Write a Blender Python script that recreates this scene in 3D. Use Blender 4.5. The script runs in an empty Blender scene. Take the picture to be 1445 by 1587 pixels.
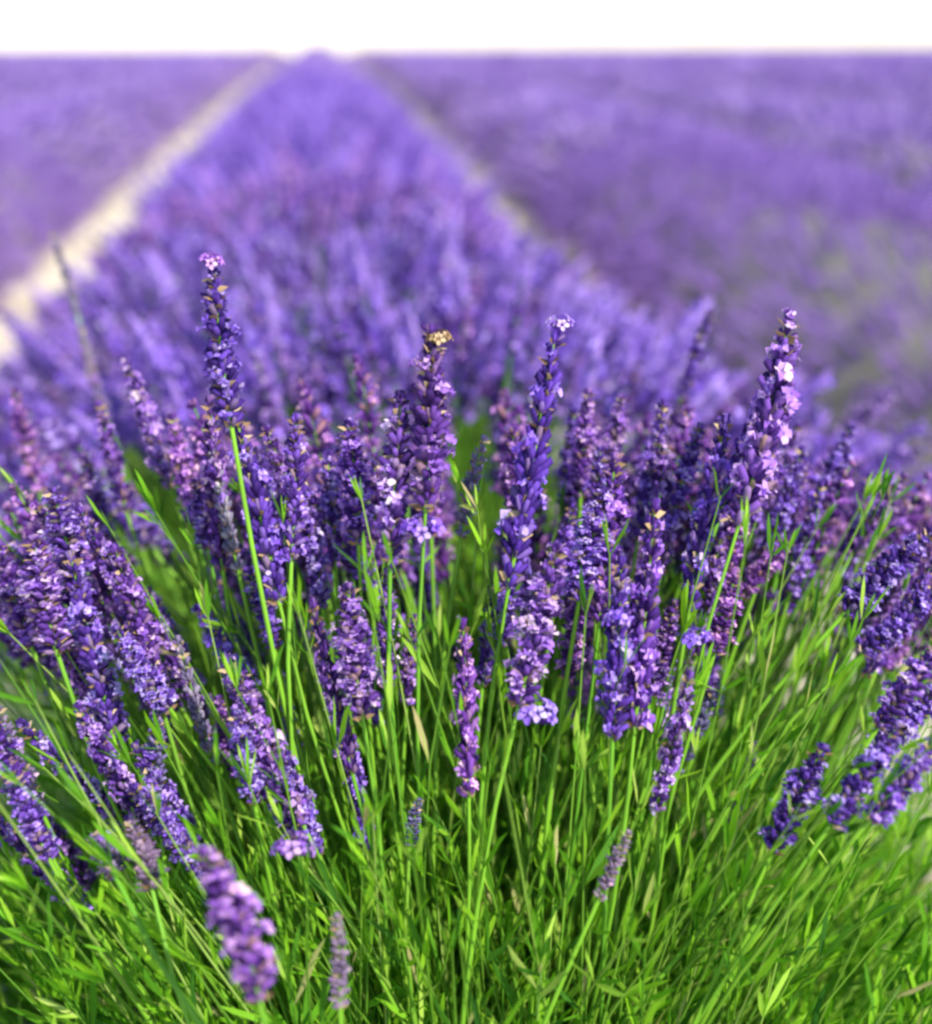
import bpy, math, random
import numpy as np
from mathutils import Vector, Matrix

# ------------------------------------------------------------------ camera, light, exposure
scn = bpy.context.scene
W_PX, H_PX, F_PX = 1445.0, 1587.0, 1985.0           # frame in the photograph's pixels, focal length in pixels
PITCH = math.radians(21.3)                           # looking down
YAW = math.radians(6.2)                              # turned right of the row direction (+Y)
CAM = np.array([0.0, 0.0, 1.15])
cd = bpy.data.cameras.new('camera')
cam = bpy.data.objects.new('camera', cd)
scn.collection.objects.link(cam)
scn.camera = cam
cd.sensor_fit = 'HORIZONTAL'
cd.sensor_width = 24.0
cd.lens = 24.0 * F_PX / W_PX
cam.location = CAM
cam.rotation_euler = (math.radians(90) - PITCH, 0, -YAW)
cd.clip_start, cd.clip_end = 0.02, 500
cd.dof.use_dof = True
cd.dof.focus_distance = 0.655
cd.dof.aperture_fstop = 2.15
cd.dof.aperture_blades = 0

world = bpy.data.worlds.new('World')
scn.world = world
world.use_nodes = True
wn = world.node_tree
SUN_ELEV = math.radians(50)
SUN_DIR = np.array([0.66, -0.70])                    # towards the sun, seen from above
SUN_DIR = SUN_DIR / np.linalg.norm(SUN_DIR)
sky = wn.nodes.new('ShaderNodeTexSky')
sky.sky_type = 'NISHITA'
sky.sun_disc = False
sky.sun_elevation = SUN_ELEV
sky.sun_rotation = math.atan2(SUN_DIR[0], SUN_DIR[1])
sky.dust_density = 0.3
sky.air_density = 1.0
bg = wn.nodes['Background']
bg.inputs['Strength'].default_value = 0.15
wtc = wn.nodes.new('ShaderNodeTexCoord'); wsx = wn.nodes.new('ShaderNodeSeparateXYZ'); wcx = wn.nodes.new('ShaderNodeCombineXYZ')
wmx = wn.nodes.new('ShaderNodeMath'); wmx.operation = 'MAXIMUM'; wmx.inputs[1].default_value = 0.012   # the pale horizon haze goes on below the horizon
wn.links.new(wtc.outputs['Generated'], wsx.inputs[0]); wn.links.new(wsx.outputs[0], wcx.inputs[0]); wn.links.new(wsx.outputs[1], wcx.inputs[1])
wn.links.new(wsx.outputs[2], wmx.inputs[0]); wn.links.new(wmx.outputs[0], wcx.inputs[2]); wn.links.new(wcx.outputs[0], sky.inputs['Vector'])
wn.links.new(sky.outputs['Color'], bg.inputs['Color'])
sd = bpy.data.lights.new('sun', 'SUN')
sun = bpy.data.objects.new('sun', sd)
scn.collection.objects.link(sun)
sd.energy = 4.2
sd.angle = math.radians(0.6)
sd.color = (1.0, 0.95, 0.88)
sv = Vector((SUN_DIR[0] * math.cos(SUN_ELEV), SUN_DIR[1] * math.cos(SUN_ELEV), math.sin(SUN_ELEV)))
sun.rotation_euler = sv.to_track_quat('Z', 'Y').to_euler()
scn.view_settings.view_transform = 'Standard'
scn.view_settings.look = 'None'
scn.view_settings.exposure = 0.75
scn.view_settings.gamma = 1.0
scn.render.engine = 'CYCLES'
scn.cycles.filter_width = 2.8
scn.cycles.max_bounces = 7
scn.cycles.transmission_bounces = 5
scn.cycles.diffuse_bounces = 4

# ------------------------------------------------------------------ small maths
rng = np.random.default_rng(11)
_cp, _sp, _cy, _sy = math.cos(PITCH), math.sin(PITCH), math.cos(YAW), math.sin(YAW)
FWD = np.array([_sy * _cp, _cy * _cp, -_sp])
RIGHT = np.array([_cy, -_sy, 0.0])
UP = np.cross(RIGHT, FWD)

def at(px, py, depth):
    """Scene point seen at a pixel of the photograph, depth metres along the view axis."""
    return CAM + depth * (FWD + RIGHT * (px - W_PX / 2) / F_PX + UP * (H_PX / 2 - py) / F_PX)

def proj(p):
    d = np.asarray(p) - CAM
    z = d @ FWD
    return W_PX / 2 + F_PX * (d @ RIGHT) / z, H_PX / 2 - F_PX * (d @ UP) / z, z

def terr(y):
    y = np.asarray(y, float)
    return -0.00024 * np.clip(y - 1.0, 0, None) ** 2

def on_ground(px, py):
    d = FWD + RIGHT * (px - W_PX / 2) / F_PX + UP * (H_PX / 2 - py) / F_PX
    t = -CAM[2] / d[2]
    return CAM + d * t

def unit(v):
    v = np.asarray(v, float)
    return v / (np.linalg.norm(v) + 1e-12)

def frames(dirs, roll):
    """Rotation matrices (K,3,3) whose columns are x, y, z with z along dirs."""
    z = dirs / (np.linalg.norm(dirs, axis=1, keepdims=True) + 1e-12)
    a = np.where(np.abs(z[:, 2:3]) < 0.95, np.array([[0., 0., 1.]]), np.array([[1., 0., 0.]]))
    x = np.cross(a, z); x /= np.linalg.norm(x, axis=1, keepdims=True)
    y = np.cross(z, x)
    c, s = np.cos(roll)[:, None], np.sin(roll)[:, None]
    return np.stack([x * c + y * s, -x * s + y * c, z], axis=2)

def mesh_np(name, V, F, mi=None, mats=(), smooth=False):
    me = bpy.data.meshes.new(name)
    V = np.ascontiguousarray(V, dtype=np.float32); F = np.ascontiguousarray(F, dtype=np.int32)
    me.vertices.add(len(V)); me.vertices.foreach_set('co', V.ravel())
    me.loops.add(len(F) * 3); me.loops.foreach_set('vertex_index', F.ravel())
    me.polygons.add(len(F))
    me.polygons.foreach_set('loop_start', np.arange(0, len(F) * 3, 3, dtype=np.int32))
    if smooth:
        me.polygons.foreach_set('use_smooth', np.ones(len(F), dtype=bool))
    for m in mats:
        me.materials.append(m)
    if mi is not None:
        me.polygons.foreach_set('material_index', np.ascontiguousarray(mi, dtype=np.int32))
    me.update(calc_edges=True)
    return me

class Build:
    """Collects triangle soups with material slots."""
    def __init__(s): s.V = []; s.F = []; s.M = []; s.n = 0
    def add(s, V, F, m=0):
        V = np.asarray(V, float); F = np.asarray(F, int)
        s.V.append(V); s.F.append(F + s.n); s.n += len(V)
        s.M.append(np.full(len(F), m) if np.isscalar(m) else np.asarray(m))
    def scatter(s, tpl, P, R, S, m=None):
        """tpl = (V, F, M); P (K,3), R (K,3,3), S (K,) or (K,3)"""
        tv, tf, tm = tpl
        K = len(P)
        if K == 0: return
        S = np.asarray(S, float)
        if S.ndim == 1: S = np.repeat(S[:, None], 3, 1)
        X = np.einsum('kij,knj->kni', R, tv[None] * S[:, None, :]) + P[:, None, :]
        off = (np.arange(K) * len(tv))[:, None, None]
        s.V.append(X.reshape(-1, 3)); s.F.append((tf[None] + off).reshape(-1, 3) + s.n)
        s.n += K * len(tv)
        s.M.append(np.tile(tm, K) if m is None else np.full(K * len(tf), m))
    def arrays(s):
        return np.concatenate(s.V), np.concatenate(s.F), np.concatenate(s.M)
    def mesh(s, name, mats, smooth=False):
        V, F, M = s.arrays()
        return mesh_np(name, V, F, M, mats, smooth)

def tube(P, r, sides=5):
    P = np.asarray(P, float); n = len(P); r = np.broadcast_to(r, (n,))
    T = np.gradient(P, axis=0); R = frames(T, np.zeros(n))
    a = np.arange(sides) * 2 * math.pi / sides
    ring = np.stack([np.cos(a), np.sin(a), 0 * a], 1)
    V = (np.einsum('kij,nj->kni', R, ring) * r[:, None, None] + P[:, None, :]).reshape(-1, 3)
    i = np.arange(n - 1)[:, None] * sides; j = np.arange(sides)[None]; k = (j + 1) % sides
    a0, a1, b0, b1 = i + j, i + k, i + sides + j, i + sides + k
    F = np.concatenate([np.stack([a0, a1, b1], -1).reshape(-1, 3), np.stack([a0, b1, b0], -1).reshape(-1, 3)])
    return V, F

def lathe(prof, sides, cap=True):
    V = []; n = len(prof)
    for i, (r, z) in enumerate(prof):
        for k in range(sides):
            a = 2 * math.pi * (k + 0.5 * (i % 2)) / sides
            V.append((r * math.cos(a), r * math.sin(a), z))
    F = []
    for i in range(n - 1):
        for k in range(sides):
            a, b = i * sides + k, i * sides + (k + 1) % sides
            F += [(a, b, b + sides), (a, b + sides, a + sides)]
    if cap:
        V.append((0, 0, prof[-1][1])); c = len(V) - 1
        for k in range(sides):
            F.append(((n - 1) * sides + k, (n - 1) * sides + (k + 1) % sides, c))
    return np.array(V, float), np.array(F, int)

def link(name, me, parent=None, kind=None, label=None):
    o = bpy.data.objects.new(name, me)
    scn.collection.objects.link(o)
    if parent is not None: o.parent = parent
    if kind: o['kind'] = kind
    if label: o['label'] = label
    return o

def thing(name, label, cat, loc, group=None):
    o = bpy.data.objects.new(name, None)
    o.empty_display_size = 0.05
    scn.collection.objects.link(o)
    o.location = loc; o['label'] = label; o['category'] = cat
    if group: o['group'] = group
    return o

# ------------------------------------------------------------------ materials
def leafy(name, ramp, transl=0.3, rough=0.55, spec=0.25, noise=None, obj_tint=None, island=True, tcol=None):
    m = bpy.data.materials.new(name); m.use_nodes = True
    nt = m.node_tree; N = nt.nodes; L = nt.links
    p = N['Principled BSDF']; out = N['Material Output']
    geo = N.new('ShaderNodeNewGeometry'); cr = N.new('ShaderNodeValToRGB')
    e = cr.color_ramp.elements
    e[0].position, e[0].color = ramp[0][0], (*ramp[0][1], 1)
    e[1].position, e[1].color = ramp[-1][0], (*ramp[-1][1], 1)
    for pos, c in ramp[1:-1]:
        x = e.new(pos); x.color = (*c, 1)
    if island:
        L.new(geo.outputs['Random Per Island'], cr.inputs['Fac'])
    else:
        tc = N.new('ShaderNodeTexCoord'); nz = N.new('ShaderNodeTexNoise'); nz.inputs['Scale'].default_value = noise or 40
        nz.inputs['Detail'].default_value = 4
        L.new(tc.outputs['Object'], nz.inputs['Vector']); L.new(nz.outputs['Fac'], cr.inputs['Fac'])
    col = cr.outputs['Color']
    if obj_tint:
        oi = N.new('ShaderNodeObjectInfo'); c2 = N.new('ShaderNodeValToRGB')
        e = c2.color_ramp.elements
        e[0].color = (*obj_tint[0], 1); e[1].color = (*obj_tint[-1], 1)
        for i, c in enumerate(obj_tint[1:-1]):
            x = e.new((i + 1) / (len(obj_tint) - 1)); x.color = (*c, 1)
        L.new(oi.outputs['Random'], c2.inputs['Fac'])
        mx = N.new('ShaderNodeMix'); mx.data_type = 'RGBA'; mx.blend_type = 'MULTIPLY'
        mx.inputs[0].default_value = 1.0
        L.new(col, mx.inputs[6]); L.new(c2.outputs['Color'], mx.inputs[7]); col = mx.outputs[2]
    if noise and island:
        tc = N.new('ShaderNodeTexCoord'); nz = N.new('ShaderNodeTexNoise'); nz.inputs['Scale'].default_value = noise
        L.new(tc.outputs['Object'], nz.inputs['Vector'])
        mr = N.new('ShaderNodeMapRange'); mr.inputs[3].default_value = 0.6; mr.inputs[4].default_value = 1.4
        L.new(nz.outputs['Fac'], mr.inputs[0])
        mx = N.new('ShaderNodeMix'); mx.data_type = 'RGBA'; mx.blend_type = 'MULTIPLY'; mx.inputs[0].default_value = 1.0
        L.new(col, mx.inputs[6]); L.new(mr.outputs[0], mx.inputs[7]); col = mx.outputs[2]
    L.new(col, p.inputs['Base Color'])
    p.inputs['Roughness'].default_value = rough
    p.inputs['Specular IOR Level'].default_value = spec
    if transl > 0:
        tr = N.new('ShaderNodeBsdfTranslucent'); ms = N.new('ShaderNodeMixShader')
        if tcol:
            mx = N.new('ShaderNodeMix'); mx.data_type = 'RGBA'; mx.blend_type = 'MULTIPLY'; mx.inputs[0].default_value = 1.0
            mx.inputs[7].default_value = (*tcol, 1); L.new(col, mx.inputs[6]); L.new(mx.outputs[2], tr.inputs['Color'])
        else:
            L.new(col, tr.inputs['Color'])
        ms.inputs[0].default_value = transl
        L.new(p.outputs[0], ms.inputs[1]); L.new(tr.outputs[0], ms.inputs[2]); L.new(ms.outputs[0], out.inputs['Surface'])
    return m

TINT = [(0.62, 0.60, 0.75), (0.95, 1.0, 1.0), (1.3, 0.95, 0.85), (0.75, 0.70, 1.0), (1.25, 1.25, 1.0), (0.85, 0.70, 0.72)]
M_calyx = leafy('calyx_violet', [(0, (.03, .010, .10)), (.45, (.085, .028, .25)), (.75, (.17, .075, .42)), (.9, (.22, .14, .32)), (1, (.26, .17, .18))], 0.12, 0.7, 0.2, obj_tint=TINT)
M_petal = leafy('petal_lilac', [(0, (.27, .11, .68)), (.45, (.44, .25, .84)), (.85, (.64, .46, .90)), (1, (.84, .68, .86))], 0.3, 0.6, 0.2, obj_tint=TINT)
M_dry = leafy('withered_tan', [(0, (.16, .09, .05)), (.5, (.38, .25, .13)), (1, (.60, .46, .27))], 0.1, 0.8, 0.1)
M_grey = leafy('bud_grey_violet', [(0, (.09, .08, .17)), (.6, (.19, .17, .30)), (1, (.32, .30, .40))], 0.1, 0.75, 0.15, obj_tint=TINT)
M_stem = leafy('stem_green', [(0, (.08, .23, .015)), (.6, (.17, .39, .025)), (1, (.30, .48, .09))], 0.15, 0.5, 0.3, noise=30,
               obj_tint=[(0.7, 0.85, 0.8), (1, 1, 1), (1.15, 1.1, 0.9), (1.0, 0.9, 1.0)])
M_leaf = leafy('leaf_green', [(0, (.03, .12, .012)), (.35, (.12, .33, .012)), (.72, (.25, .50, .02)), (.95, (.40, .60, .08)), (1, (.46, .38, .18))], 0.35, 0.65, 0.15, noise=14, tcol=(1.1, 1.25, 0.6))
M_wood = leafy('woody_stem', [(0, (.06, .045, .03)), (1, (.16, .12, .08))], 0, 0.85, 0.1, island=False)
M_farspike = leafy('flower_violet', [(0, (.07, .03, .19)), (.4, (.20, .10, .43)), (.75, (.40, .25, .68)), (.92, (.72, .54, .90)), (1, (.52, .38, .46))], 0.2, 0.7, 0.1, noise=0.55)
M_body = leafy('head_violet', [(0, (.06, .027, .20)), (.45, (.21, .11, .44)), (1, (.44, .28, .72))], 0.15, 0.7, 0.1, noise=1.7)
M_farleaf = leafy('foliage_grey_green', [(0, (.14, .16, .10)), (.45, (.26, .24, .20)), (1, (.42, .34, .36))], 0.25, 0.6, 0.2, noise=1.2)

def earth_mat():
    m = bpy.data.materials.new('sandy_soil'); m.use_nodes = True
    nt = m.node_tree; N = nt.nodes; L = nt.links; p = N['Principled BSDF']
    tc = N.new('ShaderNodeTexCoord')
    n1 = N.new('ShaderNodeTexNoise'); n1.inputs['Scale'].default_value = 1.3; n1.inputs['Detail'].default_value = 8
    n2 = N.new('ShaderNodeTexNoise'); n2.inputs['Scale'].default_value = 60; n2.inputs['Detail'].default_value = 6
    cr = N.new('ShaderNodeValToRGB'); e = cr.color_ramp.elements
    e[0].position, e[0].color = .35, (.46, .37, .25, 1); e[1].position, e[1].color = .62, (.72, .64, .49, 1)
    mx = N.new('ShaderNodeMix'); mx.data_type = 'RGBA'; mx.blend_type = 'MULTIPLY'; mx.inputs[0].default_value = 0.6
    mr = N.new('ShaderNodeMapRange'); mr.inputs[3].default_value = 0.4; mr.inputs[4].default_value = 1.5
    L.new(tc.outputs['Object'], n1.inputs['Vector']); L.new(tc.outputs['Object'], n2.inputs['Vector'])
    L.new(n1.outputs['Fac'], cr.inputs['Fac']); L.new(n2.outputs['Fac'], mr.inputs[0])
    L.new(cr.outputs['Color'], mx.inputs[6]); L.new(mr.outputs[0], mx.inputs[7]); L.new(mx.outputs[2], p.inputs['Base Color'])
    bp = N.new('ShaderNodeBump'); bp.inputs['Strength'].default_value = 0.6; bp.inputs['Distance'].default_value = 0.02
    L.new(n2.outputs['Fac'], bp.inputs['Height']); L.new(bp.outputs[0], p.inputs['Normal'])
    p.inputs['Roughness'].default_value = 0.95
    return m
M_earth = earth_mat()
M_stone = leafy('pale_stone', [(0, (.40, .34, .26)), (.6, (.58, .52, .42)), (1, (.72, .68, .60))], 0, 0.9, 0.1)

# ------------------------------------------------------------------ ground
def make_ground():
    xs = np.concatenate([[-2500, -600], np.arange(-120, -4, 8.), np.arange(-4, 5, 0.12), np.arange(8, 128, 8.), [600, 2500]])
    ys = np.concatenate([np.arange(-6, 0, 1.), np.arange(0, 10, 0.12), np.arange(10, 100, 1.5), np.arange(100, 240, 8.)])
    X, Y = np.meshgrid(xs, ys)
    Z = terr(Y) + 0.010 * np.sin(X * 9.1 + 1.7 * np.sin(Y * 4.3)) * np.sin(Y * 7.7 + X * 3) + rng.normal(0, .003, X.shape)
    V = np.stack([X, Y, Z], -1).reshape(-1, 3)
    nx = len(xs); i = np.arange(len(ys) - 1)[:, None] * nx + np.arange(nx - 1)[None]
    F = np.concatenate([np.stack([i, i + 1, i + nx + 1], -1).reshape(-1, 3), np.stack([i, i + nx + 1, i + nx], -1).reshape(-1, 3)])
    link('ground', mesh_np('ground', V, F, None, [M_earth], True), kind='structure')
make_ground()

# ------------------------------------------------------------------ flower pieces
CALYX = lathe([(.0005, 0), (.0011, .0014), (.0014, .0034), (.0011, .0056)], 6)
CALYX = (CALYX[0], CALYX[1], np.zeros(len(CALYX[1]), int))
def petal_tpl(n_pet=5):
    B = Build()
    V, F = lathe([(.0007, .0), (.0011, .0022)], 5, False); B.add(V, F, 1)
    for k in range(n_pet):
        a = 2 * math.pi * k / n_pet
        ln = .0036 if k in (0, 1) else .0028
        w = .0014 if k in (0, 1) else .0012
        c, s = math.cos(a), math.sin(a)
        pts = [(.0008, 0, .0020), (.6 * ln, w, .0030), (.6 * ln, -w, .0030), (.6 * ln, 0, .0024), (ln, .55 * w, .0026), (ln, -.55 * w, .0026), (1.12 * ln, 0, .0022)]
        V = np.array([(x * c - y * s, x * s + y * c, z) for x, y, z in pts])
        B.add(V, [(0, 3, 1), (0, 2, 3), (1, 3, 4), (3, 6, 4), (3, 5, 6), (2, 5, 3)], 1)
    return B.arrays()
PETAL = petal_tpl()
def crumple(t, seed):
    r = np.random.default_rng(seed); V = t[0] + r.normal(0, .00042, t[0].shape); V[:, 2] += .0007 * np.sin(V[:, 0] * 1800 + seed)
    return V, t[1], t[2]
PETALS = [crumple(PETAL, i) for i in range(4)]
def bract_tpl():
    V = np.array([(0, 0, 0), (.0016, .0006, .002), (-.0016, .0006, .002), (0, .0002, .0055)])
    return V, np.array([(0, 1, 3), (0, 3, 2)]), np.array([2, 2])
BRACT = bract_tpl()

def make_spike(seed, bloom, length=.07, whorls=14, gap=0.0, kind='bloom', lod=0, fat=1.0):
    """A lavender head along +Z: rachis, whorls of calyces, open corollas, bracts."""
    r = np.random.default_rng(seed)
    B = Build()
    bend = r.normal(0, .035, 2)
    def axis(z): u = z / length; return np.array([bend[0] * length * u * u, bend[1] * length * u * u, z])
    n = 7
    V, F = tube([axis(z) for z in np.linspace(-.002, length * .96, n)], np.linspace(.0011, .0005, n), 4)
    B.add(V, F, 3)
    zs = np.linspace(0, 1, whorls)
    zs = zs ** 0.92
    for i, u in enumerate(zs):
        z = u * (length * .93)
        if gap and i == 0: z -= gap
        taper = 1.0 - 0.55 * max(0, (u - .55) / .45) ** 1.3
        if i == 0: taper *= .85
        nc = int(r.integers(10, 14) * (0.6 + 0.4 * taper)) if lod == 0 else int(r.integers(5, 7))
        ph = r.uniform(0, 6.28)
        a = ph + np.arange(nc) * 2 * math.pi / nc + r.normal(0, .18, nc)
        el = np.radians(r.uniform(28, 62, nc)) + 0.35 * max(0, u - .6)
        D = np.stack([np.cos(a) * np.cos(el), np.sin(a) * np.cos(el), np.sin(el)], 1)
        base = axis(z)[None] + D * [[.0012, .0012, 0]] + np.stack([0 * a, 0 * a, r.normal(0, .0014, nc)], 1)
        sc = taper * r.uniform(.85, 1.2, nc) * fat * (1.35 if lod else .92)
        R = frames(D, r.uniform(0, 6.28, nc))
        B.scatter(CALYX, base, R, sc[:, None] * r.uniform(.8, 1.25, (nc, 3)) * [1, 1, 1.12])
        op = r.random(nc) < .8 * bloom * (1.0 if 0 < u < .9 else .55)
        if op.any():
            k = op.sum()
            P2 = base[op] + D[op] * (sc[op] * .0050)[:, None]
            D2 = D[op] + r.normal(0, .25, (k, 3)) + [0, 0, -.15]
            B.scatter(PETALS[i % 4], P2, frames(D2, r.uniform(0, 6.28, k)), sc[op] * r.uniform(.65, 1.1, k))
        if lod == 0:
            nb = 3; a = ph + np.arange(nb) * 2.1
            D = np.stack([np.cos(a), np.sin(a), .25 + 0 * a], 1)
            B.scatter(BRACT, np.repeat(axis(z - .001)[None], nb, 0), frames(D, r.uniform(0, 6, nb)), np.full(nb, 1.0))
    # tip buds
    nc = 6; a = np.arange(nc) * 1.05; D = np.stack([np.cos(a) * .35, np.sin(a) * .35, 1 + 0 * a], 1)
    B.scatter(CALYX, np.repeat(axis(length * .93)[None], nc, 0), frames(D, a), np.full(nc, .8))
    mats = {'bloom': [M_calyx, M_petal, M_dry, M_stem], 'grey': [M_grey, M_petal, M_dry, M_stem], 'dry': [M_calyx, M_petal, M_dry, M_stem]}[kind]
    return B.mesh('flower_spike', mats, True)

L0 = .07
SPK = {
    'full': [make_spike(10 + i, .62, fat=1.05) for i in range(4)],
    'dark': [make_spike(20 + i, .22) for i in range(4)],
    'mid': [make_spike(30 + i, .40) for i in range(4)],
    'grey': [make_spike(40 + i, .06, kind='grey', whorls=10) for i in range(3)],
    'gap': [make_spike(50, .42, gap=.012), make_spike(51, .3, gap=.016)],
}
SPK_LOD = [make_spike(60 + i, (.55, .4, .25, .5, .35, .6)[i], whorls=8, lod=1) for i in range(6)]
stem_mesh_count = [0]

def stalk_curve(root, base, d, n=11, bow=0.0, side=0.0):
    root = np.asarray(root); base = np.asarray(base)
    ln = np.linalg.norm(base - root)
    t = np.linspace(0, 1, n)[:, None]
    T0 = unit(unit(base - root) * .6 + np.array([0, 0, .6])) * ln
    T1 = unit(d) * ln
    h00 = 2 * t**3 - 3 * t**2 + 1; h10 = t**3 - 2 * t**2 + t; h01 = -2 * t**3 + 3 * t**2; h11 = t**3 - t**2
    return h00 * root + h10 * T0 + h01 * base + h11 * T1

def stalk(parent, root, tip, base, spike_mesh, width=1.0, lod=0, label=None, spin=None, rad=.0015):
    """Part flower_stalk (its mesh is the green stem) with a flower_spike below it."""
    pl = np.array(parent.location)
    d = np.asarray(tip) - np.asarray(base); L = np.linalg.norm(d)
    n, sd = (12, 5) if lod == 0 else (6, 3)
    P = stalk_curve(root, base, d, n)
    B = Build()
    r0 = rad * rng.uniform(.85, 1.2)
    V, F = tube(P - base, np.linspace(r0 * 1.15, r0 * .8, n), sd); B.add(V, F)
    if lod == 0:
        # one or two small leaf pairs on the bare stem
        for t in rng.uniform(.15, .75, int(rng.integers(1, 3))):
            i = int(t * (n - 1)); q = P[i] - base; td = unit(P[i + 1] - P[i])
            a = rng.uniform(0, 6.28); R = frames(td[None], np.array([a]))[0]
            for s in (1, -1):
                dd = unit(td * 1.0 + R[:, 0] * s * rng.uniform(.3, .7))
                B.scatter(LEAF, q[None], frames(dd[None], rng.uniform(0, 6, 1)), np.array([rng.uniform(.5, .9)]), m=0)
    o = link('flower_stalk', B.mesh('flower_stalk', [M_stem], True), parent)
    o.location = np.asarray(base) - pl
    s = link('flower_spike', spike_mesh, o, label=label)
    q = Vector(d).to_track_quat('Z', 'Y')
    ang = rng.uniform(0, 6.28) if spin is None else spin
    s.matrix_local = q.to_matrix().to_4x4() @ Matrix.Rotation(ang, 4, 'Z') @ Matrix.Diagonal((width * 1.0, width * 1.0, L / L0, 1))
    return o

def leaf_tpl():
    V = np.array([(0, 0, 0), (.0019, .0008, .014), (0, 0, .015), (-.0019, .0008, .014), (.0015, .0004, .028), (0, .0001, .027), (-.0015, .0005, .028), (.001, .0014, .037)])
    F = np.array([(0, 1, 2), (0, 2, 3), (1, 4, 5), (1, 5, 2), (2, 5, 6), (2, 6, 3), (4, 7, 5), (5, 7, 6)])
    return V, F, np.ones(len(F), int)
LEAF = leaf_tpl()
def leaf_simple():
    V = np.array([(0, 0, 0), (.003, .001, .018), (-.003, .001, .018), (0, .0, .040)])
    return V, np.array([(0, 1, 3), (0, 3, 2)]), np.zeros(2, int)
LEAF2 = leaf_simple()

def foliage(root, n_shoot, rx, ry, zt, seed, dens=1.0, z0=.02, spread=1.0):
    """Leafy shoots forming the low green cushion of a plant."""
    r = np.random.default_rng(seed); B = Build()
    for i in range(n_shoot):
        a = r.uniform(0, 6.283); q = r.random() ** .5
        st = np.array([math.cos(a) * .10 * q, math.sin(a) * .10 * q, z0 + .10])
        en = np.array([math.cos(a) * rx * q, math.sin(a) * ry * q, 0])
        en[2] = zt * (1 - .38 * q * q) * r.uniform(.62, 1.0)
        ln = np.linalg.norm(en - st)
        d1 = unit(unit(en - st) + [0, 0, .35] + r.normal(0, .1, 3))
        n = 8
        P = stalk_curve(st, en, d1, n)
        V, F = tube(P, np.linspace(.0017, .0007, n), 3); B.add(V, F, 0)
        k = max(4, int(ln / .0085 * dens))
        t = r.uniform(.22, 1.0, k); f = t * (n - 1); j = np.minimum(f.astype(int), n - 2); u = (f - j)[:, None]
        pos = P[j] * (1 - u) + P[j + 1] * u
        tan = P[j + 1] - P[j]; tan /= np.linalg.norm(tan, axis=1, keepdims=True)
        out = r.normal(0, 1, (k, 3)); out -= (out * tan).sum(1, keepdims=True) * tan
        out /= np.linalg.norm(out, axis=1, keepdims=True)
        D = tan * .95 + out * r.uniform(.25, .8, k)[:, None]
        B.scatter(LEAF, pos, frames(D, r.uniform(0, 6.28, k)), r.uniform(.5, 1.1, k), m=1)
    return B.mesh('foliage', [M_stem, M_leaf], False)

# ------------------------------------------------------------------ foreground plant
GROUP = 'lavender plants of the middle row'
P0 = np.array([0.085, 0.56, 0.0])
plant0 = thing('lavender_plant', 'large sharp lavender plant with bright green stems fanning up from the bottom of the picture', 'lavender plant', P0, GROUP)
def root0():
    a = rng.uniform(0, 6.28); q = rng.random() ** .5 * .10
    return P0 + [math.cos(a) * q, math.sin(a) * q, .22 + rng.uniform(-.04, .08)]

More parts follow.
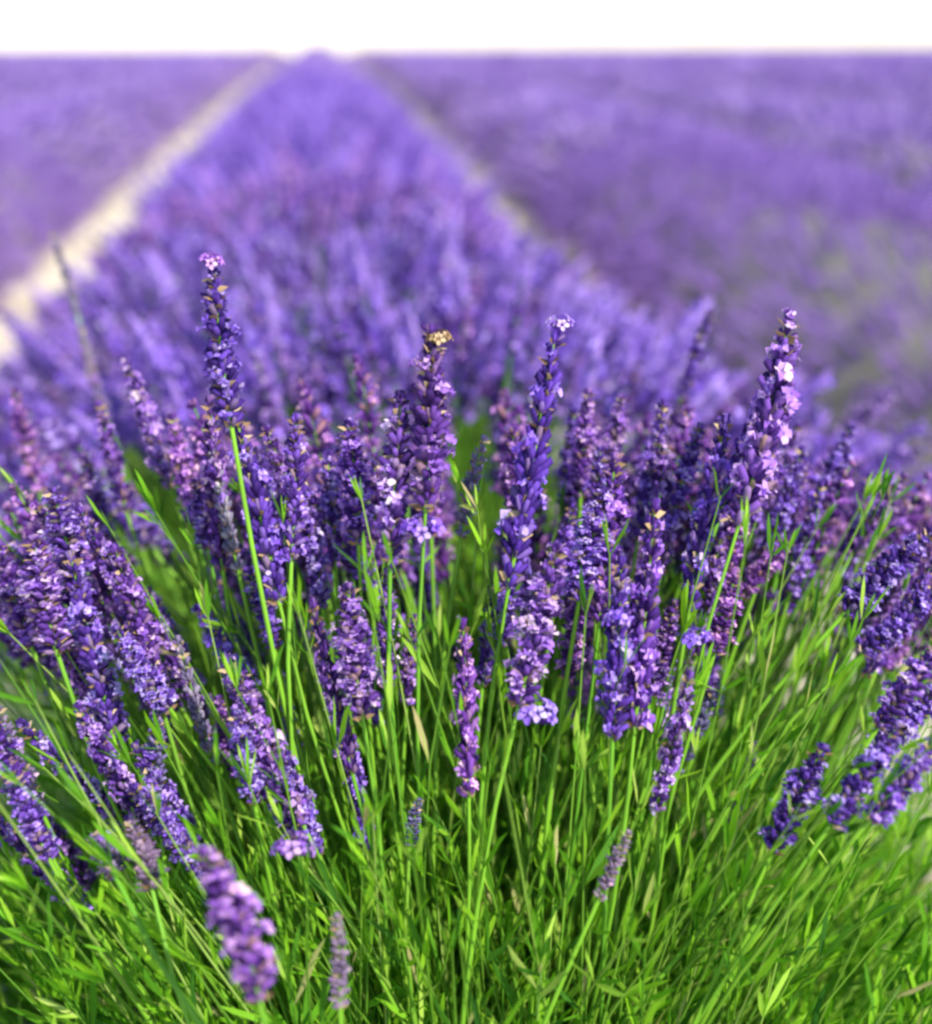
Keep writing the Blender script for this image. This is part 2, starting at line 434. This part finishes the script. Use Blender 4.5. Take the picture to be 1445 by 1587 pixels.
# tip x, tip y, base x, base y, width factor, depth of tip, depth of base, kind, label
HERO = [
    (320, 412, 358, 655, 1.15, .655, .645, 'mid', 'tall spike standing above the rest left of centre, pale flower at its tip'),
    (372, 640, 432, 930, 1.05, .66, .65, 'dark', None),
    (318, 610, 345, 880, .95, .69, .70, 'mid', None),
    (200, 548, 262, 752, .80, .76, .76, 'full', 'pale pinkish spike left of the tall one'),
    (468, 640, 452, 860, .95, .66, .65, 'dark', None),
    (682, 505, 660, 785, 1.25, .645, .635, 'dark', 'tall dark spike near the middle with a withered tan tip'),
    (622, 600, 605, 868, 1.2, .645, .64, 'dark', None),
    (552, 650, 556, 840, 1.1, .68, .68, 'full', None),
    (868, 508, 792, 890, 1.1, .65, .645, 'dark', 'long dark spike leaning right with a pale lilac tip'),
    (745, 672, 715, 830, .8, .70, .70, 'grey', None),
    (906, 600, 900, 770, .80, .74, .74, 'mid', None),
    (1258, 482, 1148, 805, 1.2, .66, .65, 'full', 'broad spike leaning right on a bare pale stem at the right'),
    (1205, 560, 1115, 800, .9, .69, .69, 'dark', None),
    (930, 752, 898, 930, 1.1, .66, .66, 'full', None),
    (870, 840, 805, 1090, 1.2, .635, .63, 'full', 'thick deep violet spike in the crowd right of centre'),
    (960, 700, 930, 960, 1.05, .67, .66, 'mid', None),
    (1015, 770, 985, 1120, 1.0, .65, .64, 'mid', None),
    (965, 860, 950, 1140, 1.0, .63, .63, 'dark', None),
    (800, 880, 775, 1000, .8, .68, .68, 'mid', None),
    (905, 900, 880, 1050, .9, .67, .67, 'full', None),
    (1040, 940, 1010, 1075, .8, .67, .67, 'mid', None),
    (720, 955, 727, 1228, .80, .64, .63, 'mid', 'slender pale spike standing alone against green in the centre'),
    (345, 1015, 468, 1275, 1.0, .645, .64, 'full', 'rich purple spike leaning left low in front of the green stems'),
    (352, 1300, 400, 1545, 1.1, .53, .52, 'full', 'big close spike at the bottom left, cut by the lower edge'),
    (188, 838, 242, 1065, 1.0, .66, .66, 'mid', None),
    (84, 755, 118, 905, 1.1, .68, .68, 'full', None),
    (40, 830, 88, 1010, 1.2, .66, .66, 'mid', None),
    (112, 850, 172, 1130, 1.05, .67, .66, 'mid', None),
    (268, 985, 332, 1185, .65, .68, .68, 'grey', None),
    (240, 1085, 243, 1225, .8, .66, .66, 'grey', None),
    (480, 925, 545, 1195, .75, .65, .65, 'mid', None),
    (525, 905, 562, 1110, 1.1, .64, .64, 'full', None),
    (602, 880, 600, 1060, .75, .66, .66, 'dark', None),
    (1132, 1042, 1048, 1195, .65, .70, .70, 'grey', None),
    (1272, 1148, 1198, 1318, 1.0, .62, .62, 'mid', 'violet spike leaning right over bright green foliage at the lower right'),
    (1400, 1120, 1290, 1275, .9, .60, .60, 'mid', None),
    (1465, 1150, 1350, 1270, .85, .59, .59, 'full', None),
    (1460, 985, 1362, 1125, .95, .62, .62, 'dark', None),
    (1470, 1060, 1340, 1180, .85, .64, .64, 'full', None),
    (1440, 820, 1310, 950, 1.15, .68, .68, 'full', None),
    (1480, 900, 1340, 1010, 1.0, .68, .68, 'mid', None),
    (1290, 800, 1210, 950, .8, .76, .76, 'dark', None),
    (1225, 830, 1150, 925, .7, .72, .72, 'mid', None),
    (1145, 890, 1108, 1010, .9, .66, .66, 'mid', None),
    (1120, 640, 1070, 930, 1.0, .68, .67, 'dark', None),
    (978, 1285, 930, 1390, .6, .60, .60, 'grey', None),
    (527, 1415, 527, 1560, .6, .57, .57, 'grey', None),
    (150, 1290, 175, 1350, 1.0, .62, .60, 'grey', None),
    (215, 1270, 235, 1375, 1.1, .62, .60, 'grey', None),
    (10, 1190, 75, 1330, .9, .62, .62, 'mid', None),
    (-20, 1110, 30, 1230, 1.0, .63, .63, 'mid', None),
    (-10, 840, 48, 1000, 1.1, .70, .70, 'mid', None),
    (645, 1235, 635, 1310, .55, .64, .64, 'grey', None),
    (118, 505, 165, 650, .7, .98, .98, 'grey', None),
    (84, 355, 118, 480, .55, 1.02, 1.02, 'grey', None),
    (1105, 478, 1058, 612, .7, .86, .86, 'dark', None),
    (1060, 610, 1015, 720, .8, .84, .84, 'dark', None),
    (395, 880, 425, 1005, .8, .68, .68, 'dark', None),
    (300, 740, 322, 850, .8, .72, .72, 'mid', None),
    (130, 700, 165, 850, .9, .80, .80, 'mid', None),
    (150, 1010, 190, 1150, .8, .68, .68, 'mid', None),
    (215, 980, 262, 1150, .7, .70, .70, 'dark', None),
    (770, 900, 748, 1060, .7, .70, .70, 'mid', None),
    (1180, 1150, 1130, 1270, .55, .72, .72, 'grey', None),
    (330, 1080, 372, 1200, .8, .70, .70, 'mid', None),
    (150, 620, 195, 790, .8, .78, .78, 'mid', None),
    (262, 640, 300, 810, .8, .74, .74, 'full', None),
    (395, 690, 420, 850, .85, .72, .72, 'mid', None),
    (515, 700, 520, 870, .85, .71, .71, 'full', None),
    (585, 700, 580, 880, .7, .72, .72, 'dark', None),
    (430, 1040, 462, 1180, .65, .70, .70, 'grey', None),
    (640, 950, 630, 1090, .65, .69, .69, 'dark', None),
    (1250, 690, 1195, 850, .85, .74, .74, 'mid', None),
    (1330, 660, 1260, 800, .85, .78, .78, 'full', None),
    (1400, 730, 1320, 860, .8, .76, .76, 'mid', None),
    (20, 600, 60, 760, .95, .85, .85, 'mid', None),
]
hero_o = {}
for i, (tx, ty, bx, by, w, dt, db, k, lab) in enumerate(HERO):
    ms = SPK[k]
    hero_o[i] = stalk(plant0, root0(), at(tx, ty, dt), at(bx, by, db), ms[i % len(ms)], w * rng.uniform(1.08, 1.25), label=lab, rad=.0014)

def whorl(px, py, depth, k, scale=1.0, kind=1, tan=False, parent_stalk=None):
    """A lone ring of flowers lower on a stem: sub-part of its stalk."""
    r = np.random.default_rng(k); B = Build()
    nc = 8; a = np.arange(nc) * 6.283 / nc + r.normal(0, .2, nc); el = r.uniform(.3, 1.0, nc)
    D = np.stack([np.cos(a) * np.cos(el), np.sin(a) * np.cos(el), np.sin(el)], 1)
    R = frames(D, a)
    B.scatter(CALYX, D * .001, R, np.full(nc, 1.2), m=2 if tan else 0)
    B.scatter(PETAL, D * .0058, R, r.uniform(.8, 1.2, nc), m=2 if tan else 1)
    o = link('flower_whorl', B.mesh('flower_whorl', [M_calyx, M_petal, M_dry], True), parent_stalk)
    p = at(px, py, depth) - P0 - np.array(parent_stalk.location)
    o.location = p; o.scale = (scale,) * 3
    return o
whorl(655, 830, .634, 1, 1.25, parent_stalk=hero_o[5])
whorl(680, 532, .640, 2, .8, tan=True, parent_stalk=hero_o[5])
whorl(1080, 1000, .64, 3, 1.0, parent_stalk=hero_o[11])
whorl(832, 1120, .63, 4, 1.3, parent_stalk=hero_o[14])
whorl(455, 1325, .60, 5, 1.2, parent_stalk=hero_o[22])
whorl(326, 411, .652, 6, .8, parent_stalk=hero_o[0])
whorl(868, 512, .65, 7, .9, parent_stalk=hero_o[8])

# windows in which the photograph shows green between the heads
HOLES = [(640, 860, 770, 960), (690, 640, 780, 900), (840, 690, 885, 830), (250, 1240, 320, 1500), (560, 1120, 700, 1600), (740, 1120, 920, 1600), (370, 930, 470, 1010), (200, 750, 300, 900), (1150, 940, 1350, 1150), (130, 690, 190, 800)]
def free(px, py, py2):
    return not any(x0 < px < x1 and (y0 < py < y1 or y0 < py2 < y1) for x0, y0, x1, y1 in HOLES)
count = 0; extra = []
tries = 0
while count < 300 - len(HERO) and tries < 60000:
    tries += 1
    px = rng.uniform(-70, 1520)
    u = rng.random()
    if u < .74: py = rng.uniform(560, 960); dep = rng.uniform(.68, .98)
    elif u < .90: py = rng.uniform(480, 800); dep = rng.uniform(.80, 1.05)
    else: py = rng.uniform(960, 1250); dep = rng.uniform(.62, .72)
    if px > 1180 and py > 900: continue
    if 480 < px < 760 and py > 860 and rng.random() < .6: continue
    if py > 1060 and 560 < px < 1150: continue
    tip = at(px, py, dep)
    if not (.66 < tip[2] < .97 and tip[1] < 1.02 and abs(tip[0] - .08) < .62): continue
    # the dome: outer heads stand lower
    rr = np.hypot(tip[0] - P0[0], tip[1] - P0[1])
    if tip[2] > .98 - .55 * rr ** 1.6 or tip[2] < .80 - .9 * rr * rr: continue
    rt = root0()
    d = unit((tip - rt) * [1.35, 1.35, 1.0] + rng.normal(0, .05, 3))
    L = rng.uniform(.05, .085)
    base = tip - d * L
    bx, by, _ = proj(base)
    if not free(px, py, by): continue
    k = rng.choice(['full', 'mid', 'mid', 'dark', 'grey', 'gap'], p=[.28, .22, .15, .20, .07, .08])
    stalk(plant0, rt, tip, base, SPK[k][int(rng.integers(len(SPK[k])))], rng.uniform(.72, 1.05))
    count += 1

def back_heads(n):
    B = Build(); r = np.random.default_rng(8); k = 0
    arr = []
    for m in SPK_LOD[:3]:
        v = np.empty(len(m.vertices) * 3); m.vertices.foreach_get('co', v)
        f = np.empty(len(m.polygons) * 3, int); m.loops.foreach_get('vertex_index', f)
        q = np.empty(len(m.polygons), int); m.polygons.foreach_get('material_index', q); arr.append((v.reshape(-1, 3), f.reshape(-1, 3), q))
    while k < n:
        a = r.uniform(0, 6.28); q = r.uniform(.25, .6)
        t = np.array([math.cos(a) * q, math.sin(a) * q * .75, .97 - .62 * q ** 1.6 + r.normal(0, .03)])
        px, py, z = proj(P0 + t)
        if z < .72 or (z > .1 and (py > 900 or not free(px, py, py + 60))): continue
        d = unit(t * [1.2, 1.2, .8]); R_ = frames(d[None], np.array([a])); b = t - d * .07
        B.scatter(arr[k % 3], b[None], R_, np.array([r.uniform(.85, 1.15)]))
        V, F = tube(stalk_curve(np.array([0, 0, .2]), b, d, 6), .0012, 3); B.add(V, F, 3); k += 1
    return B.mesh('flower_spikes', [M_calyx, M_petal, M_dry, M_stem], True)
link('flower_spikes', back_heads(170), plant0, kind='stuff')
link('foliage', foliage(P0, 2000, .84, .44, .76, 5), plant0, kind='stuff')
# bare and budding green stems that fill the fan
def fan_stems(n, seed, spots=None):
    r = np.random.default_rng(seed); B = Build()
    for i in range(n):
        rt = root0() - P0
        px = r.uniform(-60, 1500); py = r.uniform(760, 1500); dep = r.uniform(.60, .86) if py < 1150 else r.uniform(.56, .72)
        if spots:
            x0, y0, x1, y1 = spots[i % len(spots)]
            px = r.uniform(x0, x1); py = r.uniform(y0, y1); dep = r.uniform(.74, .98)
        p = at(px, py, dep) - P0
        if spots and p[2] > .80 - .25 * abs(p[0]): p[2] = (.80 - .25 * abs(p[0])) * r.uniform(.88, 1)
        d = unit((p - rt) * [1.35, 1.35, 1.0] + r.normal(0, .06, 3))
        P = stalk_curve(rt, p, d, 10)
        V, F = tube(P, np.linspace(.0018, .0004, 10), 4); B.add(V, F, 0)
        td = unit(P[-1] - P[-2]); e = int(r.integers(3, 6))
        B.scatter(LEAF, np.repeat(P[-1:] - td * .003, e, 0), frames(td[None] + r.normal(0, .28, (e, 3)), r.uniform(0, 6, e)), r.uniform(.35, .75, e), m=1)
        k = int(r.integers(24, 40)) if spots else int(r.integers(8, 18)); j = r.integers(4, 9, k)
        tan = P[j + 1 - (j == 9)] - P[j - 1]
        D = tan / np.linalg.norm(tan, axis=1, keepdims=True) + r.normal(0, .35, (k, 3))
        B.scatter(LEAF, P[j], frames(D, r.uniform(0, 6, k)), r.uniform(.5, 1.0, k), m=1)
    return B.mesh('green_shoots', [M_stem, M_leaf])
link('green_shoots', fan_stems(300, 77), plant0, kind='stuff')
link('green_shoots', fan_stems(480, 78, [(-80, 1150, 240, 1600), (1150, 1250, 1500, 1600), (-80, 1000, 200, 1400), (1150, 1000, 1480, 1400), (640, 680, 780, 960), (690, 640, 780, 900), (830, 690, 890, 860), (230, 760, 300, 900), (130, 680, 210, 820), (380, 880, 470, 1000), (560, 880, 700, 1000), (1140, 930, 1340, 1100), (480, 650, 540, 850)]), plant0, kind='stuff')
def wood(seed):
    r = np.random.default_rng(seed); B = Build()
    for i in range(14):
        a = r.uniform(0, 6.28); e = np.array([math.cos(a) * .13, math.sin(a) * .13, .26])
        V, F = tube([(0, 0, -.03), (e[0] * .3, e[1] * .3, .1), tuple(e)], np.array([.012, .008, .004]), 5); B.add(V, F)
    return B.mesh('woody_base', [M_wood], True)
WOOD = wood(3)
link('woody_base', WOOD, plant0)

# ------------------------------------------------------------------ the plants behind it
MID = [
    (0.08, 1.10, 300, 380, 'slightly blurred lavender plant directly behind the sharp foreground plant'),
    (0.02, 1.62, 260, 420, 'soft lavender plant, second behind the sharp foreground plant'),
    (-0.01, 2.16, 200, 460, 'blurred lavender plant, third behind the sharp foreground plant'),
]
def head_points(n, r, rx=.62, ry=.36):  # rx: half the row's width
    a = r.uniform(0, 6.283, n); q = r.random(n) ** .5
    x = np.cos(a) * q * rx; y = np.sin(a) * q * ry
    z = .88 - .34 * (np.abs(x) / rx) ** 2.2 - .06 * (np.abs(y) / ry) ** 2 + r.normal(0, .028, n)
    out = np.stack([x * .9, y * .35, np.full(n, .42)], 1) + r.normal(0, .05, (n, 3))
    return np.stack([x, y, z], 1), out / np.linalg.norm(out, axis=1, keepdims=True)

def med_tpl(seed=0):
    """Blurred-distance head: calyx clumps and a few petals, about 90 triangles."""
    r = np.random.default_rng(seed); B = Build()
    V, F = lathe([(.002, 0), (.0052, .010), (.0042, .018), (.0062, .028), (.0045, .037), (.0055, .046), (.003, .058), (.0008, .068)], 5); B.add(V, F, 0)
    K = 22; z = r.uniform(.004, .060, K); a = r.uniform(0, 6.28, K)
    P = np.stack([np.cos(a) * .0052, np.sin(a) * .0052, z], 1); D = np.stack([np.cos(a), np.sin(a), .6 + 0 * a], 1)
    v = np.array([(0, 0, 0), (.003, 0, .003), (0, .003, .004), (-.003, 0, .003), (0, 0, .006)])
    B.scatter((v, np.array([(0, 1, 2), (0, 2, 3), (1, 4, 2), (2, 4, 3)]), np.ones(4, int)), P, frames(D, a), r.uniform(.8, 1.6, K))
    return B.arrays()
MEDS = [med_tpl(i) for i in range(3)]
V_, F_ = lathe([(.003, 0), (.008, .02), (.006, .045), (.001, .068)], 4)
LOW = (V_, F_, np.zeros(len(F_), int))

for pi, (x, y, nk, nstuff, lab) in enumerate(MID):
    r = np.random.default_rng(100 + pi)
    loc = np.array([x, y, float(terr(y))])
    pl = thing('lavender_plant', lab, 'lavender plant', loc, GROUP)
    T, D = head_points(nk + nstuff, r, (.69, .63, .58)[pi])
    if pi == 0:
        ok = [free(*proj(loc + t)[:2], proj(loc + t - d * .06)[1]) for t, d in zip(T, D)]
        T, D = T[ok], D[ok]
    order = np.argsort(T[:, 1] + r.normal(0, .12, len(T)))           # the nearest heads are the single ones
    for i in order[:nk]:
        tip = loc + T[i]; L = r.uniform(.05, .08); base = tip - D[i] * L
        rt = loc + [r.normal(0, .05), r.normal(0, .05), .22]
        stalk(pl, rt, tip, base, SPK_LOD[int(r.integers(6))], r.uniform(.8, 1.15), lod=1)
    rest = order[nk:]
    B = Build(); k = len(rest); sp = r.integers(0, 3, k)
    for t in range(3):
        s = rest[sp == t]; B.scatter(MEDS[t], T[s] - D[s] * .065, frames(D[s], r.uniform(0, 6, len(s))), r.uniform(.85, 1.15, len(s)))
    for i in rest[::2]:
        V, F = tube(stalk_curve(np.array([0, 0, .2]), T[i] - D[i] * .065, D[i], 5), .0012, 3); B.add(V, F, 2)
    link('flower_spikes', B.mesh('flower_spikes', [M_body, M_petal, M_stem]), pl, kind='stuff')
    link('foliage', foliage(loc, 400, .64, .32, .64, 200 + pi, dens=.6), pl, kind='stuff')
    link('woody_base', WOOD, pl)

# ------------------------------------------------------------------ rows
def hw_at(y, hw, near, flat=False):
    if flat: return hw * (1 - .20 * np.clip((y - 3) / 14, 0, 1))
    return hw * (.97 - .03 * np.clip((y - 2.5) / 8, 0, 1))
def top_at(y, flat):
    return 1.0 if flat else 1 - .28 * np.clip((y - 4) / 22, 0, 1)

def row_mesh(y0, y1, seed, hw=.57, near=True, thin=None, flat=False):
    """Heads and foliage of a planted row from y0 to y1, centred on x = 0."""
    r = np.random.default_rng(seed); B = Build(); G = Build()
    segs = [(y0, min(y1, 8), 430, 1.0, 1)] if near else []
    segs += [(max(y0, 8) if near else y0, 20, 260, 1.2, 0), (20, 42, 150, 1.5, 0), (42, y1, 60, 1.9, 0)]
    for a, b, dens, sc, med in segs:
        if b <= a: continue
        n = int((b - a) * hw * 3.4 * dens)
        th = r.uniform(0.02, math.pi - .02, n); y = r.uniform(a, b, n)
        lump = .05 * np.sin(y * 2 * math.pi / .55 + seed) + .03 * np.sin(y * 3.1 + seed * 2)
        u = np.cos(th)
        x = u * (hw_at(y, hw, near, flat) + lump * .8) + r.normal(0, .03, n)
        z = ((.05 + .47 * np.sin(th) ** 1.1) if flat else (.16 + .70 * np.sin(th) ** .75) * top_at(y, flat)) + lump * .5 + r.normal(0, .03, n) + terr(y)
        D = np.stack([u * .9, r.normal(0, .12, n), np.full(n, .6)], 1) + r.normal(0, .08, (n, 3))
        D /= np.linalg.norm(D, axis=1, keepdims=True)
        P = np.stack([x, y, z], 1) - D * .065 * sc
        keep = np.ones(n, bool)
        if thin is not None: keep = r.random(n) < thin(x, y)
        P, D = P[keep], D[keep]; n = len(P)
        if med:
            sp = r.integers(0, 3, n)
            for t in range(3):
                k = sp == t; B.scatter((MEDS[t][0], MEDS[t][1], np.where(MEDS[t][2] == 0, 2, 1)), P[k], frames(D[k], r.uniform(0, 6, k.sum())), r.uniform(.85, 1.2, k.sum()))
        else:
            S = r.uniform(.85, 1.2, n)[:, None] * sc * np.array([[1.1, 1.1, 1.0]])
            B.scatter(LOW, P, frames(D, r.uniform(0, 6, n)), S)
        # leaves
        n = int((b - a) * hw * 2 * (500 if med else dens * 1.1))
        u = r.uniform(-1.05, 1.05, n); y = r.uniform(a, b, n)
        z = (.39 if flat else .66) * (1 - .85 * np.abs(u) ** 2.2) * r.uniform(.55, 1.0, n) + terr(y)
        D = np.stack([u * .8, r.normal(0, .4, n), np.full(n, .7)], 1) + r.normal(0, .3, (n, 3))
        G.scatter(LEAF2, np.stack([u * hw * .95, y, z], 1), frames(D, r.uniform(0, 6, n)), r.uniform(1.0, 1.8, n) * max(1, sc))
    # dense inner cushion so that the soil does not show through
    ys = np.concatenate([np.arange(y0, min(y1, 12), .09), np.arange(12, y1, .8)]) if near else np.arange(y0, y1, .8)
    th = np.linspace(0, math.pi, 13)
    Y, TH = np.meshgrid(ys, th, indexing='ij')
    w = hw_at(Y, hw, near, flat) * .86 + .04 * np.sin(Y * 11.4) + r.normal(0, .012, Y.shape)
    X = np.cos(TH) * w; Z = (np.sin(TH) ** 1.15 * .38 if flat else np.sin(TH) ** .8 * .68 * top_at(Y, flat)) * (1 + .04 * np.sin(Y * 11.4)) + r.normal(0, .015, Y.shape) + terr(Y) - .02
    V = np.stack([X, Y, Z], -1).reshape(-1, 3); nx = 13
    i = np.arange(len(ys) - 1)[:, None] * nx + np.arange(nx - 1)[None]
    G.add(V, np.concatenate([np.stack([i, i + 1, i + nx + 1], -1).reshape(-1, 3), np.stack([i, i + nx + 1, i + nx], -1).reshape(-1, 3)]), 0)
    return B.mesh('flower_spikes', [M_farspike, M_petal, M_body]), G.mesh('foliage', [M_farleaf])

def row(name_label, x, meshes, group='lavender rows of the field'):
    t = thing('lavender_row', name_label, 'lavender row', (x, 0, 0), group)
    link('flower_spikes', meshes[0], t, kind='stuff'); link('foliage', meshes[1], t, kind='stuff')
    return t
END = 90
row('blurred violet row running away in the middle between the two pale paths', -.01, row_mesh(2.45, END, 1))
row('violet row on the left of the pale sandy path', -2.07, row_mesh(.6, END, 2, hw=.74, flat=True))
def thin_right(x, y):
    k = 1 - .62 * np.exp(-((y - 3.2) / 2.2) ** 2) * (x < .6)
    return k
row('pinkish violet row with green gaps on the right of the middle row', 2.03, row_mesh(.8, END, 3, hw=.87, thin=thin_right, flat=True))
FAR = [row_mesh(2.0, END, 7, hw=.82, near=False, flat=True), row_mesh(2.0, END, 8, hw=.82, near=False, flat=True)]
SP = 1.86
for k in range(2, 14):
    nth = ['second', 'third', 'fourth', 'fifth', 'sixth', 'seventh', 'eighth', 'ninth', 'tenth', 'eleventh', 'twelfth', 'thirteenth'][k - 2]
    row('blurred violet row of the field, %s to the left of the middle row' % nth, .06 - SP * k, FAR[k % 2])
    row('blurred violet row of the field, %s to the right of the middle row' % nth, .06 + SP * k, FAR[(k + 1) % 2])

# ------------------------------------------------------------------ weeds and stones
def tuft_mesh(seed, n=90, h=.22):
    r = np.random.default_rng(seed); B = Build()
    a = r.uniform(0, 6.28, n); D = np.stack([np.cos(a) * r.uniform(.1, .9, n), np.sin(a) * r.uniform(.1, .9, n), np.ones(n)], 1)
    P = np.stack([r.normal(0, .04, n), r.normal(0, .04, n), np.zeros(n)], 1)
    B.scatter(LEAF, P, frames(D, r.uniform(0, 6, n)), np.stack([np.full(n, 1.6), np.full(n, 1.6), r.uniform(.5, 1.0, n) * h / .04], 1), m=0)
    return B.mesh('grass_tuft', [M_leaf])
def through(px, py, z):
    d = FWD + RIGHT * (px - W_PX / 2) / F_PX + UP * (H_PX / 2 - py) / F_PX
    return CAM + d * (z - CAM[2]) / d[2]
for i, (px, py, z, s, lab) in enumerate([(1405, 520, .25, 1.1, 'yellow green weed tuft beside the middle row near the right edge'),
                                      (1365, 370, .36, 1.6, 'tall green weed tuft growing through the right row near the right edge'),
                                      (1185, 300, .36, 1.7, 'dull green weed tuft growing through the right row farther back')]):
    g = through(px, py, z); o = link('weed_tuft', tuft_mesh(300 + i, 170, z / s + .08)); o.location = (g[0], g[1], float(terr(g[1]))); o.scale = (s,) * 3
    o['label'] = lab; o['category'] = 'weed'; o['group'] = 'weeds between the rows'
def stones():
    r = np.random.default_rng(9); B = Build(); n = 2600
    V, F = lathe([(.3, -.4), (.9, -.2), (1, .1), (.55, .5)], 6)
    x = np.where(r.random(n) < .5, r.uniform(-1.3, -.6, n), r.uniform(.75, 1.4, n)); y = r.uniform(.8, 16, n)
    S = r.uniform(.006, .022, n)[:, None] * r.uniform(.6, 1.2, (n, 3))
    B.scatter((V, F, np.zeros(len(F), int)), np.stack([x, y, terr(y) + .004], 1), frames(np.tile([[0, 0, 1.]], (n, 1)) + r.normal(0, .2, (n, 3)), r.uniform(0, 6, n)), S)
    link('pebbles', B.mesh('pebbles', [M_stone]), kind='stuff')
stones()
